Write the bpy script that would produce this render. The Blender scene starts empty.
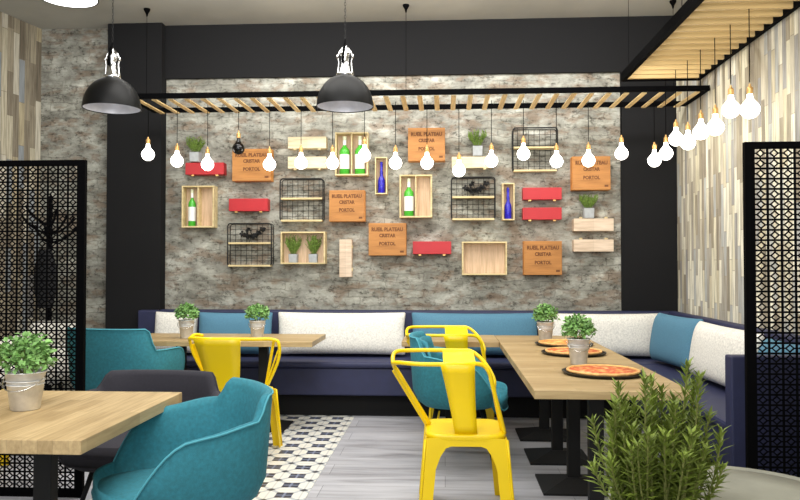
import bpy, bmesh, math, random
from mathutils import Vector, Matrix
random.seed(7)
col = bpy.context.scene.collection
PI = math.pi
# ------------------------------------------------------------------ camera model
F = 741.0; YAW = math.radians(3.47); PIT = math.radians(1.24); H = 1.35
def ray(px, py):
    x = (px-400)/F; z = -(py-250)/F; y = 1.0
    y, z = y*math.cos(PIT)-z*math.sin(PIT), y*math.sin(PIT)+z*math.cos(PIT)
    x, y = x*math.cos(YAW)-y*math.sin(YAW), x*math.sin(YAW)+y*math.cos(YAW)
    return x, y, z
def atY(px, py, Y):
    x, y, z = ray(px, py); t = Y/y; return Vector((x*t, Y, H+z*t))
def atZ(px, py, Z):
    x, y, z = ray(px, py); t = (Z-H)/z; return Vector((x*t, y*t, Z))
def atX(px, py, X):
    x, y, z = ray(px, py); t = X/x; return Vector((X, y*t, H+z*t))
cam = bpy.data.cameras.new('camera'); co = bpy.data.objects.new('camera', cam); col.objects.link(co)
co.location = (0, 0, H); co.rotation_euler = (PI/2+PIT, 0, YAW)
cam.sensor_width = 36; cam.lens = 36*F/800; cam.clip_start = .05
bpy.context.scene.camera = co
vs = bpy.context.scene.view_settings
vs.view_transform = 'Standard'; vs.look = 'None'; vs.exposure = 0

# ------------------------------------------------------------------ materials
def lin(c):
    return tuple((v/255/12.92 if v/255 <= .04045 else ((v/255+.055)/1.055)**2.4) for v in c)+(1,)
def newmat(name):
    m = bpy.data.materials.new(name); m.use_nodes = True
    nt = m.node_tree; b = nt.nodes['Principled BSDF']; return m, nt, b
def mat(name, c, rough=.5, metal=0, var=0, scale=8, bump=0, bscale=60, emit=None, es=0, stretch=(1,1,1), spec=None, coat=0):
    m, nt, b = newmat(name)
    b.inputs['Base Color'].default_value = lin(c); b.inputs['Roughness'].default_value = rough
    b.inputs['Metallic'].default_value = metal
    if spec is not None: b.inputs['Specular IOR Level'].default_value = spec
    if coat: b.inputs['Coat Weight'].default_value = coat
    if emit: b.inputs['Emission Color'].default_value = lin(emit); b.inputs['Emission Strength'].default_value = es
    tc = nt.nodes.new('ShaderNodeTexCoord'); mp = nt.nodes.new('ShaderNodeMapping')
    mp.inputs['Scale'].default_value = stretch
    nt.links.new(tc.outputs['Object'], mp.inputs[0])
    n = nt.nodes.new('ShaderNodeTexNoise'); n.inputs['Scale'].default_value = scale; n.inputs['Detail'].default_value = 4
    nt.links.new(mp.outputs[0], n.inputs[0])
    if var:
        r = nt.nodes.new('ShaderNodeValToRGB')
        lo = tuple(max(0, v*(1-var)) for v in c); hi = tuple(min(255, v*(1+var)) for v in c)
        r.color_ramp.elements[0].color = lin(lo); r.color_ramp.elements[1].color = lin(hi)
        r.color_ramp.elements[0].position = .3; r.color_ramp.elements[1].position = .7
        nt.links.new(n.outputs[0], r.inputs[0]); nt.links.new(r.outputs[0], b.inputs['Base Color'])
    if bump:
        n2 = nt.nodes.new('ShaderNodeTexNoise'); n2.inputs['Scale'].default_value = bscale
        nt.links.new(mp.outputs[0], n2.inputs[0])
        bp = nt.nodes.new('ShaderNodeBump'); bp.inputs['Strength'].default_value = bump; bp.inputs['Distance'].default_value = .01
        nt.links.new(n2.outputs[0], bp.inputs['Height']); nt.links.new(bp.outputs[0], b.inputs['Normal'])
    return m
def ramp(nt, src, stops, interp='LINEAR'):
    r = nt.nodes.new('ShaderNodeValToRGB'); cr = r.color_ramp; cr.interpolation = interp
    while len(cr.elements) < len(stops): cr.elements.new(.5)
    for e, (p, c) in zip(cr.elements, stops): e.position = p; e.color = lin(c)
    nt.links.new(src, r.inputs[0]); return r.outputs[0]
def mixc(nt, mode, fac, a, b):
    m = nt.nodes.new('ShaderNodeMix'); m.data_type = 'RGBA'; m.blend_type = mode
    if isinstance(fac, (int, float)): m.inputs[0].default_value = fac
    else: nt.links.new(fac, m.inputs[0])
    for s, i in ((a, 6), (b, 7)):
        if isinstance(s, tuple): m.inputs[i].default_value = s
        else: nt.links.new(s, m.inputs[i])
    return m.outputs[2]
def combine(nt, tcout, order, scale=(1,1,1), loc=(0,0,0)):
    sp = nt.nodes.new('ShaderNodeSeparateXYZ'); nt.links.new(tcout, sp.inputs[0])
    cb = nt.nodes.new('ShaderNodeCombineXYZ')
    for i, ax in enumerate(order): nt.links.new(sp.outputs['XYZ'.index(ax)], cb.inputs[i])
    mp = nt.nodes.new('ShaderNodeMapping'); mp.inputs['Scale'].default_value = scale; mp.inputs['Location'].default_value = loc
    nt.links.new(cb.outputs[0], mp.inputs[0]); return mp.outputs[0]
def noise(nt, vec, scale, detail=4, rough=.5, dist=0):
    n = nt.nodes.new('ShaderNodeTexNoise'); n.inputs['Scale'].default_value = scale; n.inputs['Detail'].default_value = detail
    n.inputs['Roughness'].default_value = rough; n.inputs['Distortion'].default_value = dist
    nt.links.new(vec, n.inputs[0]); return n.outputs[0]

def stone_mat(name='old_brick'):
    m, nt, b = newmat(name)
    tc = nt.nodes.new('ShaderNodeTexCoord').outputs['Object']
    v = combine(nt, tc, 'XZY')
    n1 = noise(nt, combine(nt, tc, 'XZY', (1, 1.9, 1)), 3.9, 8, .62, .3)
    base = ramp(nt, n1, [(.30, (118, 116, 107)), (.42, (146, 145, 136)), (.50, (166, 166, 156)), (.58, (182, 182, 172)), (.66, (206, 206, 196)), (.76, (228, 228, 218))])
    n2 = noise(nt, combine(nt, tc, 'XZY', (1, 2.2, 1), (7, 3, 0)), 5.2, 5, .6, .2)
    warm = ramp(nt, n2, [(.50, (0, 0, 0)), (.60, (205, 205, 205))])
    c = mixc(nt, 'MIX', warm, base, lin((142, 120, 100)))
    nd = nt.nodes.new('ShaderNodeTexNoise'); nd.inputs['Scale'].default_value = 5; nd.inputs['Detail'].default_value = 3
    nt.links.new(v, nd.inputs[0])
    vm = nt.nodes.new('ShaderNodeVectorMath'); vm.operation = 'MULTIPLY_ADD'
    nt.links.new(nd.outputs[1], vm.inputs[0]); vm.inputs[1].default_value = (.17, .10, 0); nt.links.new(v, vm.inputs[2])
    bk = nt.nodes.new('ShaderNodeTexBrick'); nt.links.new(vm.outputs[0], bk.inputs[0])
    bk.inputs['Scale'].default_value = 1; bk.inputs['Brick Width'].default_value = .25; bk.inputs['Row Height'].default_value = .078
    bk.inputs['Mortar Size'].default_value = .008; bk.inputs['Mortar Smooth'].default_value = .8
    bk.inputs['Color1'].default_value = (.72, .71, .69, 1); bk.inputs['Color2'].default_value = (1.12, 1.12, 1.1, 1); bk.inputs['Mortar'].default_value = (.55, .54, .52, 1)
    fm = ramp(nt, noise(nt, v, 2.6, 4), [(.36, (70, 70, 70)), (.56, (230, 230, 230))])
    c2 = mixc(nt, 'MULTIPLY', fm, c, bk.outputs[0])
    g = ramp(nt, noise(nt, combine(nt, tc, 'XZY', (1, 1.5, 1)), 17, 6, .75), [(.36, (110, 106, 100)), (.46, (225, 224, 222)), (.7, (255, 255, 255))])
    c3 = mixc(nt, 'MULTIPLY', .85, c2, g)
    nt.links.new(c3, b.inputs['Base Color']); b.inputs['Roughness'].default_value = .9
    bp = nt.nodes.new('ShaderNodeBump'); bp.inputs['Strength'].default_value = .45; bp.inputs['Distance'].default_value = .02
    nt.links.new(n1, bp.inputs['Height']); nt.links.new(bp.outputs[0], b.inputs['Normal'])
    return m
def plank_mat(name, axis, w=.075, ln=.62, stops=None, order=None, lowc=.75):
    """vertical reclaimed boards; axis = horizontal axis letter of the wall"""
    m, nt, b = newmat(name)
    tc = nt.nodes.new('ShaderNodeTexCoord').outputs['Object']
    v = combine(nt, tc, 'Z'+axis+('X' if axis == 'Y' else 'Y'))
    bk = nt.nodes.new('ShaderNodeTexBrick'); nt.links.new(v, bk.inputs[0])
    bk.offset = .37; bk.offset_frequency = 3; bk.squash = .7; bk.squash_frequency = 2
    bk.inputs['Scale'].default_value = 1; bk.inputs['Brick Width'].default_value = ln; bk.inputs['Row Height'].default_value = w
    bk.inputs['Mortar Size'].default_value = .0022; bk.inputs['Color1'].default_value = (0, 0, 0, 1); bk.inputs['Color2'].default_value = (1, 1, 1, 1); bk.inputs['Mortar'].default_value = (.1, .1, .1, 1)
    c = ramp(nt, bk.outputs[0], stops, 'CONSTANT')
    g = noise(nt, combine(nt, tc, 'Z'+axis+('X' if axis == 'Y' else 'Y'), (1.5, 26, 1)), 2.2, 5, .6)
    gg = ramp(nt, g, [(.3, (150, 145, 138)), (.6, (255, 255, 255))])
    c = mixc(nt, 'MULTIPLY', lowc, c, gg)
    nt.links.new(c, b.inputs['Base Color']); b.inputs['Roughness'].default_value = .8
    return m
def wood_mat(name, c1, c2, along='X', w=.045, ln=.5, rough=.5, coords='Object', seam=.0006, vertical=False):
    m, nt, b = newmat(name)
    tc = nt.nodes.new('ShaderNodeTexCoord').outputs[coords]
    o = {'X': 'XYZ', 'Y': 'YXZ', 'Z': 'ZXY'}[along]
    v = combine(nt, tc, o)
    bk = nt.nodes.new('ShaderNodeTexBrick'); nt.links.new(v, bk.inputs[0])
    bk.offset = .43; bk.offset_frequency = 2
    bk.inputs['Scale'].default_value = 1; bk.inputs['Brick Width'].default_value = ln; bk.inputs['Row Height'].default_value = w
    bk.inputs['Mortar Size'].default_value = seam
    bk.inputs['Color1'].default_value = lin(c1); bk.inputs['Color2'].default_value = lin(c2); bk.inputs['Mortar'].default_value = lin(tuple(x*.8 for x in c1))
    g = noise(nt, combine(nt, tc, o, (1.2, 18, 12)), 3, 5, .6, .2)
    gg = ramp(nt, g, [(.3, (205, 196, 182)), (.62, (255, 255, 255))])
    c = mixc(nt, 'MULTIPLY', .8, bk.outputs[0], gg)
    nt.links.new(c, b.inputs['Base Color']); b.inputs['Roughness'].default_value = rough
    return m
def floor_wood():
    m, nt, b = newmat('grey_floor_boards')
    tc = nt.nodes.new('ShaderNodeTexCoord').outputs['Object']
    v = combine(nt, tc, 'XYZ')
    bk = nt.nodes.new('ShaderNodeTexBrick'); nt.links.new(v, bk.inputs[0])
    bk.inputs['Scale'].default_value = 1; bk.inputs['Brick Width'].default_value = 1.5; bk.inputs['Row Height'].default_value = .24
    bk.inputs['Mortar Size'].default_value = .002
    bk.inputs['Color1'].default_value = lin((176, 176, 180)); bk.inputs['Color2'].default_value = lin((192, 192, 196)); bk.inputs['Mortar'].default_value = lin((125, 125, 128))
    g = noise(nt, combine(nt, tc, 'XYZ', (.55, 4.2, 1)), 2.2, 6, .6, .6)
    gg = ramp(nt, g, [(.3, (176, 174, 174)), (.5, (232, 232, 234)), (.7, (255, 255, 255))])
    c = mixc(nt, 'MULTIPLY', .9, bk.outputs[0], gg)
    nt.links.new(c, b.inputs['Base Color']); b.inputs['Roughness'].default_value = .42; b.inputs['Specular IOR Level'].default_value = .3
    return m
def tile_mat():
    m, nt, b = newmat('patterned_tile')
    tc = nt.nodes.new('ShaderNodeTexCoord').outputs['Object']
    sp = nt.nodes.new('ShaderNodeSeparateXYZ'); nt.links.new(tc, sp.inputs[0])
    def M(op, a, bb=None, c=None):
        n = nt.nodes.new('ShaderNodeMath'); n.operation = op
        for i, s in enumerate((a, bb, c)):
            if s is None: continue
            if isinstance(s, (int, float)): n.inputs[i].default_value = s
            else: nt.links.new(s, n.inputs[i])
        return n.outputs[0]
    def cell(o, off): return M('ABSOLUTE', M('SUBTRACT', M('FRACT', M('MULTIPLY_ADD', o, 5.0, off)), .5))
    u = cell(sp.outputs[0], 5.235+.0); w = cell(sp.outputs[1], .5-.68+1)       # |distance from tile centre|, 0..0.5
    mx = M('MAXIMUM', u, w); sm = M('ADD', u, w); mn = M('MINIMUM', u, w)
    sq = M('LESS_THAN', mx, .25); cross = M('LESS_THAN', mn, .035)
    corner = M('GREATER_THAN', sm, .86)
    star = M('LESS_THAN', M('ABSOLUTE', M('SUBTRACT', u, w)), .09)
    grey = M('MULTIPLY', star, M('GREATER_THAN', mx, .25))
    band = M('GREATER_THAN', mx, .47)
    c = mixc(nt, 'MIX', grey, lin((222, 219, 208)), lin((178, 182, 184)))
    c = mixc(nt, 'MIX', band, c, lin((196, 196, 192)))
    c = mixc(nt, 'MIX', sq, c, lin((44, 47, 62)))
    ins = M('MULTIPLY', sq, cross)
    c = mixc(nt, 'MIX', ins, c, lin((120, 128, 150)))
    c = mixc(nt, 'MIX', corner, c, lin((52, 54, 60)))
    nt.links.new(c, b.inputs['Base Color']); b.inputs['Roughness'].default_value = .35
    return m
def pizza_mat(seed, warm):
    m, nt, b = newmat('pizza_topping')
    tc = nt.nodes.new('ShaderNodeTexCoord').outputs['Object']
    n = noise(nt, combine(nt, tc, 'XYZ', (1, 1, 1), (seed, seed*2, 0)), 17, 3, .5, .3)
    s = [(.36, (226, 176, 104)), (.45, (214, 116, 52)), (.52, (188, 44, 18)), (.60, (226, 150, 84)), (.68, (236, 196, 140))] if warm else [(.36, (240, 205, 120)), (.5, (226, 150, 60)), (.6, (200, 90, 40)), (.7, (250, 220, 160))]
    c = ramp(nt, n, s); nt.links.new(c, b.inputs['Base Color']); b.inputs['Roughness'].default_value = .5
    return m

M_ = {}
M_['brick'] = stone_mat()
M_['planksR'] = plank_mat('reclaimed_boards_right', 'Y', .055, .5, [(0, (176, 166, 144)), (.14, (232, 226, 200)), (.26, (186, 180, 166)), (.38, (212, 204, 182)), (.5, (160, 150, 132)), (.6, (244, 240, 220)), (.72, (192, 194, 190)), (.84, (222, 212, 182)), (.93, (172, 170, 166))])
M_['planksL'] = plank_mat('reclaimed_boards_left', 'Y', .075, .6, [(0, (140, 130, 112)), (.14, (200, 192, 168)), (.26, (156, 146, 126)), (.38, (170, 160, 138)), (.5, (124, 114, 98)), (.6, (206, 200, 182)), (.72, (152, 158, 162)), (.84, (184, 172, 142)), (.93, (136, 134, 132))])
M_['black'] = mat('charcoal_paint', (33, 33, 34), .85, spec=.08)
M_['ceil'] = mat('ceiling_plaster', (172, 171, 164), .9, var=.06, scale=1.2)
M_['floor'] = floor_wood(); M_['tile'] = tile_mat()
M_['tabletop'] = wood_mat('oak_butcher_block', (190, 166, 122), (168, 142, 98), 'X', .055, .4, .45)
M_['tabletopY'] = wood_mat('oak_butcher_block_long', (200, 174, 128), (172, 146, 102), 'Y', .055, .45, .45)
M_['slat'] = wood_mat('pine_slat', (236, 208, 152), (224, 192, 134), 'Y', .2, 2, .5)
M_['slatX'] = mat('pine_fin', (206, 176, 120), .55, var=.05, scale=6, stretch=(.3, 1, 4))
M_['iron'] = mat('black_iron', (24, 24, 25), .5, .3, spec=.3)
M_['ironflat'] = mat('black_steel_frame', (3, 3, 4), .8, 0, spec=.05)
M_['tablebase'] = mat('table_base_black', (30, 30, 30), .6, 0, spec=.2)
M_['yellow'] = mat('yellow_enamel', (240, 204, 8), .3, 0, var=.03, scale=3, spec=.4)
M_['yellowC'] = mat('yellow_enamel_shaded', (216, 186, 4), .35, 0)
M_['teal'] = mat('teal_felt', (42, 117, 131), .85, 0, var=.07, scale=60, bump=.12, bscale=300)
M_['tealpipe'] = mat('teal_piping', (72, 150, 164), .8)
M_['dark'] = mat('charcoal_felt', (39, 37, 45), .9, var=.06, scale=70, bump=.1, bscale=250)
M_['navy'] = mat('navy_leather', (38, 42, 74), .6, var=.05, scale=12)
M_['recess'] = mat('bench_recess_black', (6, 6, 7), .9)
M_['white_fab'] = mat('speckled_white_weave', (226, 223, 214), .95, var=.08, scale=75, bump=.2, bscale=120)
M_['blue_fab'] = mat('blue_weave', (80, 126, 150), .9, var=.05, scale=120, bump=.12, bscale=180)
M_['zinc'] = mat('galvanised_steel', (222, 222, 220), .28, .25, var=.08, scale=20)
M_['soil'] = mat('dark_soil', (50, 38, 28), .95, var=.3, scale=60)
M_['leafA'] = mat('basil_leaf', (116, 158, 86), .6, var=.2, scale=30)
M_['leafB'] = mat('rosemary_leaf', (116, 132, 48), .6, var=.2, scale=25)
M_['stem'] = mat('herb_stem', (132, 134, 74), .7)
M_['herb'] = mat('lavender_leaf', (104, 130, 50), .7, var=.2, scale=60)
M_['cube'] = mat('grey_cement_pot', (168, 172, 174), .8, var=.05, scale=30)
M_['concrete'] = mat('pale_concrete', (140, 139, 126), .85, var=.07, scale=5, bump=.1)
M_['crate'] = wood_mat('orange_crate_wood', (232, 158, 78), (222, 144, 66), 'X', .12, 1.5, .55)
M_['ink'] = mat('crate_ink', (112, 68, 34), .8)
M_['red'] = mat('red_lacquer_box', (178, 32, 40), .5, var=.04, scale=4)
M_['cream'] = wood_mat('cream_box_wood', (240, 228, 196), (230, 216, 180), 'X', .05, 1, .6)
M_['pink'] = wood_mat('whitewashed_box_wood', (236, 216, 194), (222, 200, 176), 'X', .05, 1, .6)
M_['pine'] = wood_mat('pine_box_edge', (226, 208, 160), (214, 194, 144), 'X', .3, 2, .6)
M_['pineback'] = wood_mat('pine_box_back', (226, 198, 168), (214, 184, 152), 'Z', .3, 2, .7)
M_['wire'] = mat('black_wire', (22, 22, 22), .5, .3)
M_['bgreen'] = mat('green_bottle_glass', (74, 176, 54), .18, 0, spec=.6)
M_['bwhite'] = mat('paper_label', (240, 240, 238), .6)
M_['bcap'] = mat('capsule_pale', (224, 230, 196), .4)
M_['bblue'] = mat('cobalt_bottle_glass', (40, 34, 170), .2, 0, var=.2, scale=70)
M_['glow'] = mat('glowing_globe', (255, 255, 255), .4, emit=(255, 250, 238), es=9)
M_['glossblack'] = mat('black_gloss_globe', (6, 6, 8), .08)
M_['brass'] = mat('brushed_brass', (222, 176, 110), .35, .6)
M_['chrome'] = mat('polished_chrome', (220, 220, 220), .12, 1)
M_['shade'] = mat('black_enamel_shade', (12, 12, 12), .45, 0, spec=.2)
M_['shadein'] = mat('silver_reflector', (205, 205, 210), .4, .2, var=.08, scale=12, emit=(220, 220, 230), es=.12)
M_['tray'] = mat('black_pizza_tray', (14, 14, 15), .4)
M_['crust'] = mat('baked_crust', (224, 172, 104), .7, var=.12, scale=40)
M_['lightdisc'] = mat('light_diffuser', (255, 255, 255), .5, emit=(255, 255, 255), es=3)
M_['twig'] = mat('black_sprig', (12, 12, 12), .6)
M_['coat'] = mat('black_coat_wool', (20, 20, 22), .95)
M_['hole'] = mat('punched_hole_dark', (60, 48, 6), .8)

# ------------------------------------------------------------------ mesh builder
class MB:
    def __init__(s): s.v = []; s.f = []
    def add(s, vs, fs):
        n = len(s.v); s.v += [tuple(p) for p in vs]; s.f += [tuple(i+n for i in f) for f in fs]; return s
    def box(s, x0, y0, z0, x1, y1, z1):
        if x0 > x1: x0, x1 = x1, x0
        if y0 > y1: y0, y1 = y1, y0
        if z0 > z1: z0, z1 = z1, z0
        return s.add([(x0,y0,z0),(x1,y0,z0),(x1,y1,z0),(x0,y1,z0),(x0,y0,z1),(x1,y0,z1),(x1,y1,z1),(x0,y1,z1)],
            [(0,3,2,1),(4,5,6,7),(0,1,5,4),(1,2,6,5),(2,3,7,6),(3,0,4,7)])
    def frustum(s, r0, z0, r1, z1):            # rect (x0,y0,x1,y1) at z0 to rect at z1
        a, b, c, d = r0; e, f, g, h = r1
        return s.add([(a,b,z0),(c,b,z0),(c,d,z0),(a,d,z0),(e,f,z1),(g,f,z1),(g,h,z1),(e,h,z1)],
            [(0,3,2,1),(4,5,6,7),(0,1,5,4),(1,2,6,5),(2,3,7,6),(3,0,4,7)])
    def bar(s, p, q, w, d, up=(0,0,1), w2=None, d2=None):   # rectangular bar between two points
        p = Vector(p); q = Vector(q); t = (q-p).normalized(); u = Vector(up)
        a = t.cross(u)
        if a.length < 1e-4: a = t.cross(Vector((0,1,0)))
        a.normalize(); b = a.cross(t).normalized(); vs = []
        for c, ww, dd in ((p, w, d), (q, w2 or w, d2 or d)):
            for i, j in ((-1,-1),(1,-1),(1,1),(-1,1)): vs.append(c+a*ww/2*i+b*dd/2*j)
        return s.add(vs, [(0,1,2,3),(7,6,5,4),(0,4,5,1),(1,5,6,2),(2,6,7,3),(3,7,4,0)])
    def tube(s, pts, r, seg=8, closed=False, flat=1.0):
        pts = [Vector(p) for p in pts]; n = len(pts); rings = []; prev = None
        for i, p in enumerate(pts):
            if closed: t = pts[(i+1) % n]-pts[i-1]
            else: t = pts[min(i+1, n-1)]-pts[max(i-1, 0)]
            t.normalize()
            if prev is None:
                a = t.orthogonal().normalized()
            else:
                a = (prev-t*prev.dot(t))
                a = a.normalized() if a.length > 1e-6 else t.orthogonal().normalized()
            prev = a; b = t.cross(a); rr = r[i] if isinstance(r, (list, tuple)) else r
            rings.append([p+(a*math.cos(k*2*PI/seg)+b*math.sin(k*2*PI/seg)*flat)*rr for k in range(seg)])
        vs = [v for g in rings for v in g]; fs = []
        m = n if closed else n-1
        for i in range(m):
            j = (i+1) % n
            for k in range(seg): fs.append((i*seg+k, i*seg+(k+1) % seg, j*seg+(k+1) % seg, j*seg+k))
        if not closed: fs.append(tuple(range(seg))[::-1]); fs.append(tuple((n-1)*seg+k for k in range(seg)))
        return s.add(vs, fs)
    def lathe(s, prof, seg=24, c=(0,0,0), cap=True):
        vs = []; fs = []; n = len(prof)
        for r, z in prof:
            for k in range(seg): vs.append((c[0]+max(r,1e-4)*math.cos(2*PI*k/seg), c[1]+max(r,1e-4)*math.sin(2*PI*k/seg), c[2]+z))
        for i in range(n-1):
            for k in range(seg): fs.append((i*seg+k, i*seg+(k+1) % seg, (i+1)*seg+(k+1) % seg, (i+1)*seg+k))
        if cap: fs.append(tuple(range(seg))[::-1]); fs.append(tuple((n-1)*seg+k for k in range(seg)))
        return s.add(vs, fs)
    def grid(s, fn, nu, nv, closeu=False):
        vs = [fn(i, j) for i in range(nu) for j in range(nv)]; fs = []
        for i in range(nu if closeu else nu-1):
            for j in range(nv-1): a = (i+1) % nu; fs.append((i*nv+j, a*nv+j, a*nv+j+1, i*nv+j+1))
        return s.add(vs, fs)
    def leaf(s, p, d, n, L, W, curl=.0):
        """a small folded leaf blade: root p, direction d, normal n"""
        p = Vector(p); d = Vector(d).normalized(); n = Vector(n); n = (n-d*n.dot(d))
        n = n.normalized() if n.length > 1e-5 else d.orthogonal().normalized()
        a = d.cross(n)
        s.add([p, p+d*L*.45+a*W*.5+n*W*.12, p+d*L*.45-n*W*.1, p+d*L*.45-a*W*.5+n*W*.12, p+d*L-n*curl*L],
              [(0,1,2),(0,2,3),(1,4,2),(2,4,3)]); return s
    def build(s, name, m, parent=None, loc=(0,0,0), rot=0, smooth=False, bevel=0, sub=0, seg=2, solid=0):
        me = bpy.data.meshes.new(name); me.from_pydata(s.v, [], s.f); me.update()
        bm = bmesh.new(); bm.from_mesh(me); bmesh.ops.recalc_face_normals(bm, faces=bm.faces) if not s.__dict__.get('open') else None
        bm.to_mesh(me); bm.free()
        me.materials.append(M_[m] if isinstance(m, str) else m)
        if smooth:
            for p in me.polygons: p.use_smooth = True
        o = bpy.data.objects.new(name, me); col.objects.link(o); o.location = loc; o.rotation_euler = (0,0,rot)
        if parent: o.parent = parent
        if solid: md = o.modifiers.new('solid', 'SOLIDIFY'); md.thickness = solid; md.offset = 0
        if sub: md = o.modifiers.new('sub', 'SUBSURF'); md.levels = sub; md.render_levels = sub
        if bevel: md = o.modifiers.new('bevel', 'BEVEL'); md.width = bevel; md.segments = seg; md.limit_method = 'ANGLE'
        return o
def tag(o, label, cat, group=None, kind=None):
    if label: o['label'] = label
    if cat: o['category'] = cat
    if group: o['group'] = group
    if kind: o['kind'] = kind
    return o
def thing(name, label, cat, loc=(0,0,0), rot=0, group=None):
    o = bpy.data.objects.new(name, None); col.objects.link(o); o.location = loc; o.rotation_euler = (0,0,rot)
    o.empty_display_size = .1
    return tag(o, label, cat, group)
def struct(o): o['kind'] = 'structure'; return o
def dup(root, loc, rot=None, label=None, group=None):
    m = {}
    def cp(o, par):
        c = o.copy(); col.objects.link(c)
        if par: c.parent = par
        for ch in [x for x in o.children]: cp(ch, c)
        return c
    r = cp(root, None); r.location = loc
    if rot is not None: r.rotation_euler = (0,0,rot)
    if label: r['label'] = label
    if group: r['group'] = group
    return r
def arc(pts, n=6):      # Catmull-Rom through the points
    P = [Vector(p) for p in pts]; out = []
    for i in range(len(P)-1):
        a = P[max(i-1,0)]; b = P[i]; c = P[i+1]; d = P[min(i+2,len(P)-1)]
        for k in range(n):
            t = k/n; out.append(.5*((2*b)+(c-a)*t+(2*a-5*b+4*c-d)*t*t+(3*b-a-3*c+d)*t**3))
    out.append(P[-1]); return out

# ------------------------------------------------------------------ room shell
YW = 7.2; XR = 2.20; ZC = 3.74
LW0 = Vector((-4.06, YW, 0)); LW1 = Vector((-5.6, -1.0, 0))
struct(MB().box(-6.2, -1, -.1, XR+.1, YW+.1, 0).build('floor', 'floor'))
struct(MB().box(-6.2, -1, ZC, XR+.1, YW+.1, ZC+.1).build('ceiling', 'ceil'))
struct(MB().box(-4.4, YW, 0, XR+.1, YW+.1, ZC).build('wall_back', 'brick'))
struct(MB().box(XR, -1, 0, XR+.1, YW, ZC).build('wall_right', 'planksR'))
L = (LW1-LW0).length; ang = math.atan2(LW1.y-LW0.y, LW1.x-LW0.x)+PI/2
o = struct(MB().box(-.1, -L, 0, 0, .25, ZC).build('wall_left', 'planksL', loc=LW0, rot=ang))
# dark frame around the brick panel (header and right panel), proud pillar at the left
struct(MB().box(-2.77, YW-.035, 3.21, XR, YW, ZC).build('trim_1', 'black'))
struct(MB().box(1.68, YW-.035, 0, XR, YW, 3.21).build('trim_2', 'black'))
struct(MB().box(-3.314, YW-.13, 0, -2.77, YW, ZC).build('trim_3', 'black'))
struct(MB().box(-2.05, 1.2, .0, -.81, 6.66, .004).build('floor_2', 'tile'))
bpy.data.objects['floor_2'].name = 'floor_2'

# ------------------------------------------------------------------ corner bench
bench = thing('corner_bench', 'long navy leather corner bench running along the brick wall and the boarded wall', 'bench', (0, 6.9, 0))
def bb(name, m, *a, bevel=.012): return MB().box(a[0], a[1]-6.9, a[2], a[3], a[4]-6.9, a[5]).build(name, m, bench, bevel=bevel)
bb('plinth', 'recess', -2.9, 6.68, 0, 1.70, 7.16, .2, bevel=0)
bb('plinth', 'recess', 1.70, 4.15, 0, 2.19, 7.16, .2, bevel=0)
bb('seat_base', 'navy', -2.94, 6.56, .2, 2.19, 7.19, .44)
bb('seat_base', 'navy', 1.56, 4.13, .2, 2.19, 6.555, .44)
bb('seat_pad', 'navy', -2.94, 6.54, .444, 2.19, 7.07, .5, bevel=.02)
bb('seat_pad', 'navy', 1.53, 4.13, .444, 2.08, 6.535, .5, bevel=.02)
bb('backrest', 'navy', -2.94, 7.07, .44, 2.19, 7.19, .925, bevel=.02)
bb('end_block', 'navy', -2.95, 6.97, .505, -2.76, 7.065, .925)
bb('backrest', 'navy', 2.08, 4.13, .44, 2.19, 7.065, .925, bevel=.02)
bb('end_panel', 'navy', 1.51, 4.03, .0, 2.19, 4.125, .873, bevel=.01)

# ------------------------------------------------------------------ cushions
def cushion(name, label, m, w, h, t, loc, rotz, tilt=.0, roll=0.0, group=None):
    b = MB(); N = 22; K = 12
    def surf(sgn):
        def fn(i, j):
            u = i/(N-1)*2-1; v = j/(K-1)*2-1
            e = (1-abs(u)**4)*(1-abs(v)**3)
            pin_x = 1-.03*(1-abs(v)**2)*(abs(u)**6); pin_z = 1-.06*(1-u*u)*(abs(v)**6)
            return (u*w/2*pin_x, sgn*t/2*max(e, 0)**.5+0*u, v*h/2*pin_z)
        return fn
    b.grid(surf(1), N, K); b.grid(surf(-1), N, K)
    me_o = b.build(name, m, smooth=True)
    bm = bmesh.new(); bm.from_mesh(me_o.data); bmesh.ops.remove_doubles(bm, verts=bm.verts, dist=1e-4); bmesh.ops.recalc_face_normals(bm, faces=bm.faces)
    bm.to_mesh(me_o.data); bm.free()
    for p in me_o.data.polygons: p.use_smooth = True
    me_o.location = loc; me_o.rotation_euler = (tilt, roll, rotz)
    md = me_o.modifiers.new('sub', 'SUBSURF'); md.levels = 1; md.render_levels = 1
    return tag(me_o, label, 'cushion', group)
def wx(px, Y, py=330): return atY(px, py, Y).x
CY = 6.94
def back_cushion(p0, p1, m, label, ztop=.93, dy=0):
    a = wx(p0, CY); c = wx(p1, CY)
    cushion('lumbar_cushion', label, m, c-a, ztop-.505, .17, ((a+c)/2, CY+dy, (ztop+.505)/2), 0, -.12)
back_cushion(154, 198, 'white_fab', 'speckled white cushion at the left end of the navy bench')
back_cushion(199, 275, 'blue_fab', 'blue cushion on the bench behind the two potted basils on the left table', dy=-.06)
back_cushion(275, 408, 'white_fab', 'wide speckled white cushion in the middle of the bench, left of the front yellow chair')
back_cushion(409, 541, 'blue_fab', 'wide blue cushion on the bench behind the yellow chairs')
back_cushion(540, 664, 'white_fab', 'wide speckled white cushion on the back bench nearest the room corner')
def side_cushion(y0, y1, m, label, ztop=.93, x=1.95, rot=0):
    cushion('lumbar_cushion', label, m, abs(y1-y0), ztop-.505, .19, (x, (y0+y1)/2, (ztop+.505)/2), -PI/2+rot, -.16)
side_cushion(6.74, 5.87, 'blue_fab', 'blue cushion in the bench corner leaning on the boarded wall side', x=1.915, rot=.12, ztop=.955)
side_cushion(5.82, 4.74, 'white_fab', 'speckled white cushion on the side bench just left of the right lattice screen', x=1.93, rot=.04, ztop=.95)
side_cushion(4.70, 4.16, 'blue_fab', 'blue cushion seen through the right lattice screen')

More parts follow.
